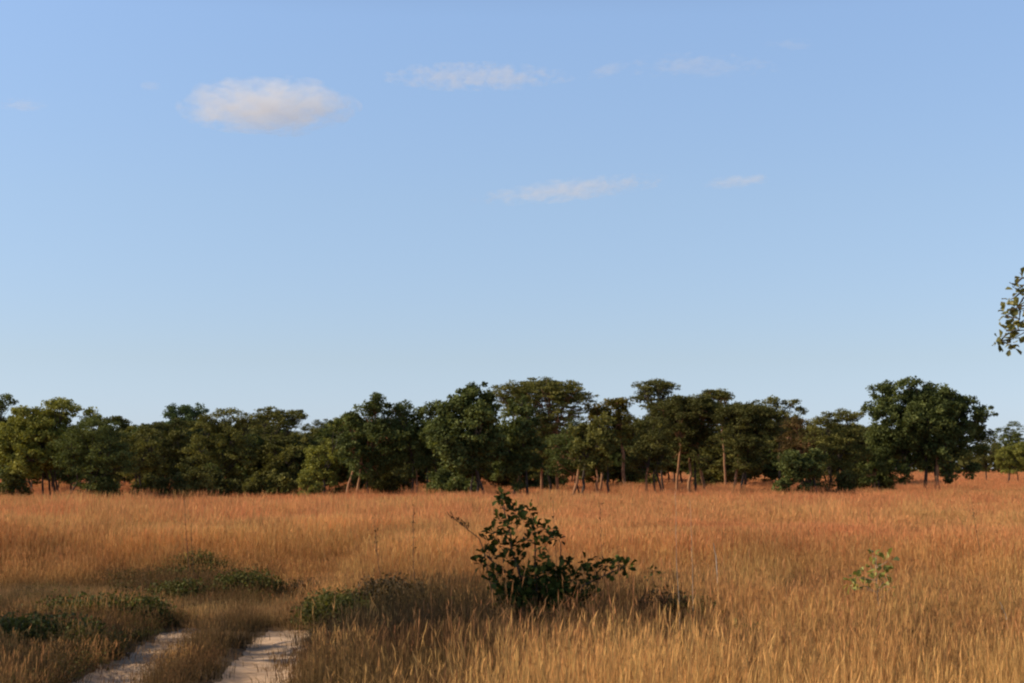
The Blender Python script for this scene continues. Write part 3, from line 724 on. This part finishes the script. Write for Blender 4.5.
# ------------------------------------------------------------------ small plants
def sapling(name, label, cat, px, basepy, rows, d, mat, stemmat, L=.06, seed=1, thick=.008):
    r = np.random.default_rng(seed); b = at(px, basepy, d); b[2] = hgt(b[0], d)
    root = empty(name, tuple(b)); tag(root, label, cat)
    cs = [at(x, y, d) + np.array([0, r.normal(0, .08), 0]) - b for x, y in rows]
    g = Geo(); leaf_rosettes(g, cs, r, (6, 10), L, L * .8); obj('foliage', g.mesh('foliage', mat), root)
    top = min(rows, key=lambda q: q[1]); e = at(top[0], top[1], d) - b
    gt = Geo(); p = wig(np.array([0, 0, -.03]), e, 9, .06, r); tube(gt, p, np.linspace(thick, thick * .4, 9), 6)
    obj('stem', gt.mesh('stem', M[stemmat], True), root)
    gt = Geo()
    for c in cs:
        s = p[np.argmin(np.linalg.norm(p - (c - [0, 0, .12]), axis=1))]; tube(gt, wig(s, c, 4, .1, r), np.linspace(thick * .45, .002, 4), 4)
    obj('twigs', gt.mesh('twigs', M[stemmat], True), root)
sapling('sapling', 'thin white-stemmed sapling with pale yellow-green leaves standing in the grass on the right', 'sapling', 881, 640, [(876, 556), (884, 560), (871, 566), (879, 571), (864, 573), (856, 577), (849, 580), (873, 580), (885, 577), (896, 589), (866, 586), (887, 584), (853, 586)], 19.5, M['pale'], 'stem', .095, 3)
sapling('low_shrub', 'small faint green shrub right of the dark shrub beyond its arm', 'shrub', 660, 640, [(652, 570), (660, 576), (647, 580), (668, 582), (655, 588), (672, 590), (645, 592)], 23, M['herb'], 'bark', .07, 4)
sapling('low_shrub', 'low sprawling pale-leaved plant near the bottom right of centre', 'shrub', 745, 655, [(738, 622), (745, 627), (752, 630), (760, 640), (742, 634), (735, 630), (768, 645), (758, 632)], 17.5, M['herb'], 'bark', .07, 5)
for k, (lb, px, py, d, r, h, mt) in enumerate([
    ('longest dark low bush, along the near edge of the tall grass left of the ruts', 172, 585, 29.5, 1.1, .26, 'brown'),
    ('dark low bush at the foot of the tall dark stalks left of the ruts', 205, 583, 30.5, .6, .5, 'brown'),
    ('dark olive bush above the end of the left rut', 243, 606, 27.0, .42, .40, 'brown'),
    ('bright-leaved low green plant on the open patch beyond the left rut', 185, 606, 26.5, .45, .20, 'herb'),
    ('low dark foliage standing in for a shaded strip on the open patch beyond the right rut', 318, 604, 27.2, .55, .16, 'dryherb'),  # dark foliage added in place of a shaded strip
    ('low dark green bush on the right bank of the right rut', 345, 640, 22.6, .62, .34, 'brown'),
    ('brown-leaved bush right of the green one on the rut bank', 395, 640, 23.2, .8, .50, 'dryherb'),
    ('dark green leafy clump at the left edge of the foreground', 40, 660, 19.0, .9, .36, 'herb'),
    ('green creeping plant left of the ruts behind the dark leafy clump', 95, 640, 22.3, .9, .36, 'herb'),
    ('dark bush half hidden in golden grass right of the lone shrub', 672, 640, 20.5, .42, .50, 'dryherb'),
    ('smaller dark bush half hidden right of the lone shrub, nearer the right', 699, 640, 20.2, .28, .48, 'brown'),
    ]):
    c = at(px, py, d)
    make_bush('low_bush', lb, 'bush', (c[0], d, hgt(c[0], d) - .02), r, h, M[mt], 4000 + k, dens=4.6, leafscale=.40, n=13)

# tall stalks standing above the grass
def stalk(label, base, ptsx, d, r, mat, heads=0, seed=0):
    rr = np.random.default_rng(seed); P = [at(x, y, d) for x, y in ptsx]; b = P[0].copy(); b[2] = hgt(b[0], d)
    root = empty('grass_stalk', tuple(b)); tag(root, label, 'grass stalk')
    pp = np.array([b] + P[1:]) - b
    s = np.linspace(0, len(pp) - 1, 14); p = np.stack([np.interp(s, range(len(pp)), pp[:, k]) for k in range(3)], 1)
    p[1:-1] += rr.normal(0, .004, (12, 3))
    g = Geo(); tube(g, p, np.linspace(r, r * .45, 14), 5); obj('stem', g.mesh('stem', M[mat], True), root)
    if heads:
        g = Geo(); n = heads
        q = p[rr.integers(8, 14, n)] + rr.normal(0, .015, (n, 3))
        U = unit(rr.normal(size=(n, 3)) * .5 + [0, 0, 1]); leaf_big(g, q, U, unit(rr.normal(size=(n, 3))), rr.uniform(.03, .07, n), rr.uniform(.004, .009, n), rr.random(n) * .5)
        obj('seed_head', g.mesh('seed_head', M['dryherb']), root)
ST = [
 ('dark seeded stalk rising left of the ruts, the taller of the pair', [(191, 600), (188, 555), (184, 500)], 29, .008, 'stalk', 26),
 ('shorter dark stalk right beside the taller dark one left of the ruts', [(196, 600), (193, 565), (191, 520)], 29, .007, 'stalk', 16),
 ('thin brown stalk standing right of the rut bank', [(385, 620), (378, 560), (374, 520)], 24, .007, 'stalk', 20),
 ('thin dark stalk left of the bent seed stalk', [(418, 620), (413, 560), (414, 508)], 23, .007, 'stalk', 24),
 ('bent dark seed stalk leaning left against the lone shrub', [(500, 600), (482, 541), (466, 528), (450, 515)], 21, .008, 'stalk', 60),
 ('pale straw stalk rising tallest right of the lone shrub', [(680, 640), (677, 560), (675, 492)], 19, .0035, 'stem', 0),
 ('second pale straw stalk standing just right of the tallest pale one', [(694, 640), (692, 560), (690, 500)], 19, .003, 'stem', 0),
 ('short white broken straw leaning in the orange grass', [(719, 572), (716, 556), (713, 543)], 24, .010, 'stem', 0),
 ('brown stalk leaning left on the far right of the field', [(988, 580), (978, 540), (972, 505)], 26, .007, 'stalk', 14),
 ('thin brown stalk above the lone shrub on its right side', [(558, 620), (556, 560), (553, 500)], 22, .005, 'stalk', 10),
 ('thin brown stalk above the right arm of the lone shrub', [(605, 620), (602, 560), (600, 505)], 22, .005, 'stalk', 12),
 ('pale bent straw near the right edge of the foreground', [(1010, 640), (1006, 615), (1000, 602)], 18, .007, 'stem', 0),
]
for k, (lb, p, d, r, mt, h) in enumerate(ST): stalk(lb, None, p, d, r, mt, h, 50 + k)

# ------------------------------------------------------------------ near trees at the frame edges
def near_tree(name, label, base, lobes, mat, seed, limbs=(), forced=(), trunk_r=.16, L=.075, per=(9, 14), n_ros=420, leafless=1.0):
    r = np.random.default_rng(seed); b = np.array([base[0], base[1], hgt(base[0], base[1])])
    root = empty(name, tuple(b)); tag(root, label, 'tree')
    fork = np.array([0, 0, 1.9]); gt = Geo(); tube(gt, wig(np.array([0, 0, -.1]), fork, 8, .08, r), np.linspace(trunk_r * 1.2, trunk_r * .8, 8), 10)
    obj('trunk', gt.mesh('trunk', M['bark'], True), root)
    gb = Geo(); ros = []
    tot = sum(l[1][0] * l[1][2] for l in lobes)
    for (c, rad) in lobes:
        c = np.array(c) - b; p = wig(fork, c, 10, .15, r, .06); tube(gb, p, np.linspace(trunk_r * .55, .02, 10), 7)
        n = int(n_ros * rad[0] * rad[2] / tot)
        dv = unit(r.normal(size=(n, 3))) * r.random((n, 1)) ** .45 * np.array(rad)
        for q in c + dv:
            s = p[r.integers(5, 10)]
            if r.random() < .5: tube(gb, wig(s, q, 4, .18, r), np.linspace(.014, .004, 4), 4)
            ros.append(q)
    if len(forced):
        fc = [np.array(f) - b for f in forced]; ros += fc
        near = min(lobes, key=lambda l: np.linalg.norm(np.array(l[0]) - b - fc[0])); hub = np.array(near[0]) - b
        order = sorted(fc, key=lambda q: q[2], reverse=True); prev = hub
        for i, q in enumerate(order):
            s = prev if i % 4 == 0 else order[max(0, i - 2)]
            if i % 4 == 0: s = hub + (q - hub) * .35 if i else hub
            tube(gb, wig(s, q, 5, .1, r), np.linspace(.010, .004, 5), 5)
    g = Geo(); leaf_rosettes(g, ros, r, per, L, L * .9)
    obj('crown', g.mesh('crown', mat), root); obj('branches', gb.mesh('branches', M['bark'], True), root)
    return root
fr = [(1014,280),(1010,287),(1021,284),(1014,290),(1010,299),(1017,299),(1005,311),(1002,316),(1011,308),(1010,321),(1020,306),(1007,330),(1014,331),(1003,340),(998,341),(1007,345),(1001,335),(1020,318),(1021,332),(1012,339),(1017,292),(1016,312),(1022,298),(1022,322)]
rr = np.random.default_rng(9)
forced = [at(x + 5, y - 1, 15) + np.array([0, rr.normal(0, .12), 0]) for x, y in fr]
near_tree('leafy_tree', 'leafy bough with sunlit olive leaves reaching in at the right edge of the sky', (8.6, 15.6), [((5.75, 15.0, 4.1), (.45, .55, .45)), ((6.6, 15.2, 4.4), (.9, .9, .8)), ((8.4, 15.8, 5.0), (1.4, 1.3, 1.0)), ((9.8, 16, 4.2), (1.1, 1.2, .9)), ((7.4, 16.8, 5.3), (1.0, 1.0, .8))], M['branchleaf'], 61, forced=forced, per=(5, 9), L=.080, n_ros=520)
near_tree('leafy_tree', 'broad leafy tree standing just outside the left edge beside the track', (-9.6, 19.6), [((-9.5, 19.0, 5.0), (1.1, 1.0, .6)), ((-8.6, 20.2, 5.4), (1.0, 1.1, .6)), ((-9.9, 20.6, 5.6), (1.2, 1.2, .7)), ((-8.9, 18.6, 5.9), (1.1, 1.1, .6)), ((-8.7, 17.7, 5.3), (1.0, 1.1, .6)), ((-8.4, 19.4, 6.4), (1.0, 1.2, .6))], M['herb'], 62, per=(9, 14), L=.11, n_ros=640)

near_tree('leafy_tree', 'leafy tree outside the left edge, farther from the track than the first one', (-14.2, 18.0), [((-14.0, 17.4, 5.0), (1.1, 1.1, .6)), ((-13.3, 18.6, 5.3), (1.0, 1.1, .6)), ((-15.0, 18.4, 5.5), (1.2, 1.2, .7)), ((-13.8, 16.4, 5.4), (1.1, 1.1, .6))], M['herb'], 63, per=(9, 14), L=.11, n_ros=480)

# ------------------------------------------------------------------ clouds
SUN_EL = math.radians(33); SUN_AZ = math.radians(94)   # azimuth from straight ahead, towards the left
def cloud(label, px, py, wpx, hpx, dist, dens, nsc, seed, thr=.45, tilt=0.0):
    c = at(px, py, dist); hw = wpx / 2 / F * dist; hh = hpx / 2 / F * dist
    me = bpy.data.meshes.new('cloud')
    import bmesh
    bm = bmesh.new(); bmesh.ops.create_icosphere(bm, subdivisions=4, radius=1.0)
    for v in bm.verts:
        k = 1 + .10 * mn.noise(v.co * 2 + Vector((seed, 0, 0)))
        v.co *= k
    bm.to_mesh(me); bm.free()
    o = obj('cloud', me); o.location = c; o.scale = (hw, hw * .6, hh); o.rotation_euler = (0, tilt, 0)
    m, t, out = nt('cloud_vapour')
    tc = N(t, 'ShaderNodeTexCoord')
    ln = N(t, 'ShaderNodeVectorMath', operation='LENGTH'); t.links.new(tc.outputs['Object'], ln.inputs[0])
    mp = N(t, 'ShaderNodeMapping'); mp.inputs['Scale'].default_value = (hw / hh * nsc * (.55 if hh > 70 else .42), 2 * nsc, nsc); mp.inputs['Location'].default_value = (seed * 3.1, seed, 0)
    t.links.new(tc.outputs['Object'], mp.inputs[0])
    n = N(t, 'ShaderNodeTexNoise', Scale=1.0, Detail=6.0, Roughness=.62); t.links.new(mp.outputs[0], n.inputs['Vector'])
    f = mathn(t, 'ADD', mathn(t, 'SUBTRACT', 1.0, ln.outputs['Value']), mathn(t, 'MULTIPLY', mathn(t, 'SUBTRACT', n.outputs[0], thr + (.125 if hh > 70 else .085)), 3.6 if hh > 70 else 3.8))
    f = mathn(t, 'MULTIPLY', mathn(t, 'MULTIPLY', f, 3.4 if hh > 70 else 2.4, True), dens)
    v = N(t, 'ShaderNodeVolumePrincipled'); v.inputs['Color'].default_value = (1, 1, 1, 1); v.inputs['Anisotropy'].default_value = 0.0
    t.links.new(f, v.inputs['Density']); t.links.new(v.outputs[0], out.inputs['Volume'])
    me.materials.append(m); tag(o, label, 'cloud')
    try: m.cycles.volume_step_rate = 1.0
    except Exception: pass
    return o
DC = 6000
cloud('largest white puffy cloud, high on the left', 268, 106, 190, 58, DC, .0050, 2.3, 2.0, .42)
cloud('long thin white wisp right of the big cloud', 475, 77, 200, 12, DC, .0038, 1.3, 3.7, .45)
cloud('faint wisp near the top, right of the long one', 700, 66, 170, 15, DC, .0019, 1.2, 5.1, .5)
cloud('tiny slanting wisp between the long wisp and the faint one', 608, 70, 48, 13, DC, .003, 1.0, 6.3, .45, -.3)
cloud('long slanting wisp low in the middle of the sky', 572, 190, 205, 15, DC, .0028, 1.3, 7.2, .46, -.10)
cloud('short bright wisp right of the slanting one', 739, 181, 76, 13, DC, .0040, 1.1, 8.8, .45, -.10)
cloud('tiny faint puff left of the big cloud', 150, 86, 24, 12, DC, .004, 1.0, 9.9, .45)
cloud('faint pale streak at the left edge of the sky', 22, 105, 60, 14, DC, .003, 1.1, 11.2, .48)
cloud('small faint puff at upper right above the others', 790, 45, 60, 12, DC, .002, 1.1, 12.5, .5)

# ------------------------------------------------------------------ light, sky, camera
w = bpy.data.worlds.new('World'); SC.world = w; w.use_nodes = True
t = w.node_tree; t.nodes.clear()
sky = t.nodes.new('ShaderNodeTexSky'); sky.sky_type = 'NISHITA'; sky.sun_disc = False
sky.sun_elevation = SUN_EL; sky.sun_rotation = -SUN_AZ
sky.altitude = 1200; sky.air_density = 1.0; sky.dust_density = .6; sky.ozone_density = 1.6
bg = t.nodes.new('ShaderNodeBackground'); bg.inputs[1].default_value = .126
tc = N(t, 'ShaderNodeTexCoord'); sz = N(t, 'ShaderNodeSeparateXYZ'); t.links.new(tc.outputs['Generated'], sz.inputs[0])
rp = ramp(t, sz.outputs['Z'], [(.0, (.34, .40, .62)), (.067, (.465, .45, .505)), (.165, (.635, .60, .60)), (.275, (.79, .755, .75)), (.36, (.62, .58, .57)), (.6, (.40, .38, .38))])
vm = N(t, 'ShaderNodeVectorMath', operation='MULTIPLY'); t.links.new(sky.outputs[0], vm.inputs[0]); t.links.new(rp, vm.inputs[1])
vs = N(t, 'ShaderNodeVectorMath', operation='SCALE'); t.links.new(vm.outputs[0], vs.inputs[0]); vs.inputs['Scale'].default_value = 2.0
t.links.new(vs.outputs[0], bg.inputs[0])
o = t.nodes.new('ShaderNodeOutputWorld'); t.links.new(bg.outputs[0], o.inputs[0])

sl = bpy.data.lights.new('sun', 'SUN'); sl.energy = 5.0; sl.angle = math.radians(.55); sl.color = (1, .86, .66)
so = link(bpy.data.objects.new('sun', sl))
sd = Vector((-math.sin(SUN_AZ) * math.cos(SUN_EL), math.cos(SUN_AZ) * math.cos(SUN_EL), math.sin(SUN_EL)))
so.rotation_euler = sd.to_track_quat('Z', 'Y').to_euler(); so.location = (-20, -10, 30)

cam = bpy.data.cameras.new('camera'); co = link(bpy.data.objects.new('camera', cam))
cam.sensor_width = 22.3; cam.lens = 22.3 * F / 1024; cam.clip_start = .1; cam.clip_end = 20000
co.location = (0, 0, CAMH); co.rotation_euler = (math.pi / 2 + PITCH, 0, 0)
SC.camera = co

SC.view_settings.view_transform = 'Standard'; SC.view_settings.look = 'None'
SC.view_settings.exposure = 0; SC.view_settings.gamma = 1
c = SC.cycles
c.max_bounces = 6; c.diffuse_bounces = 3; c.glossy_bounces = 2; c.transmission_bounces = 4; c.transparent_max_bounces = 8
c.volume_bounces = 8
c.use_denoising = True
try: c.pixel_filter_type = 'GAUSSIAN'; c.filter_width = 2.5
except Exception: pass
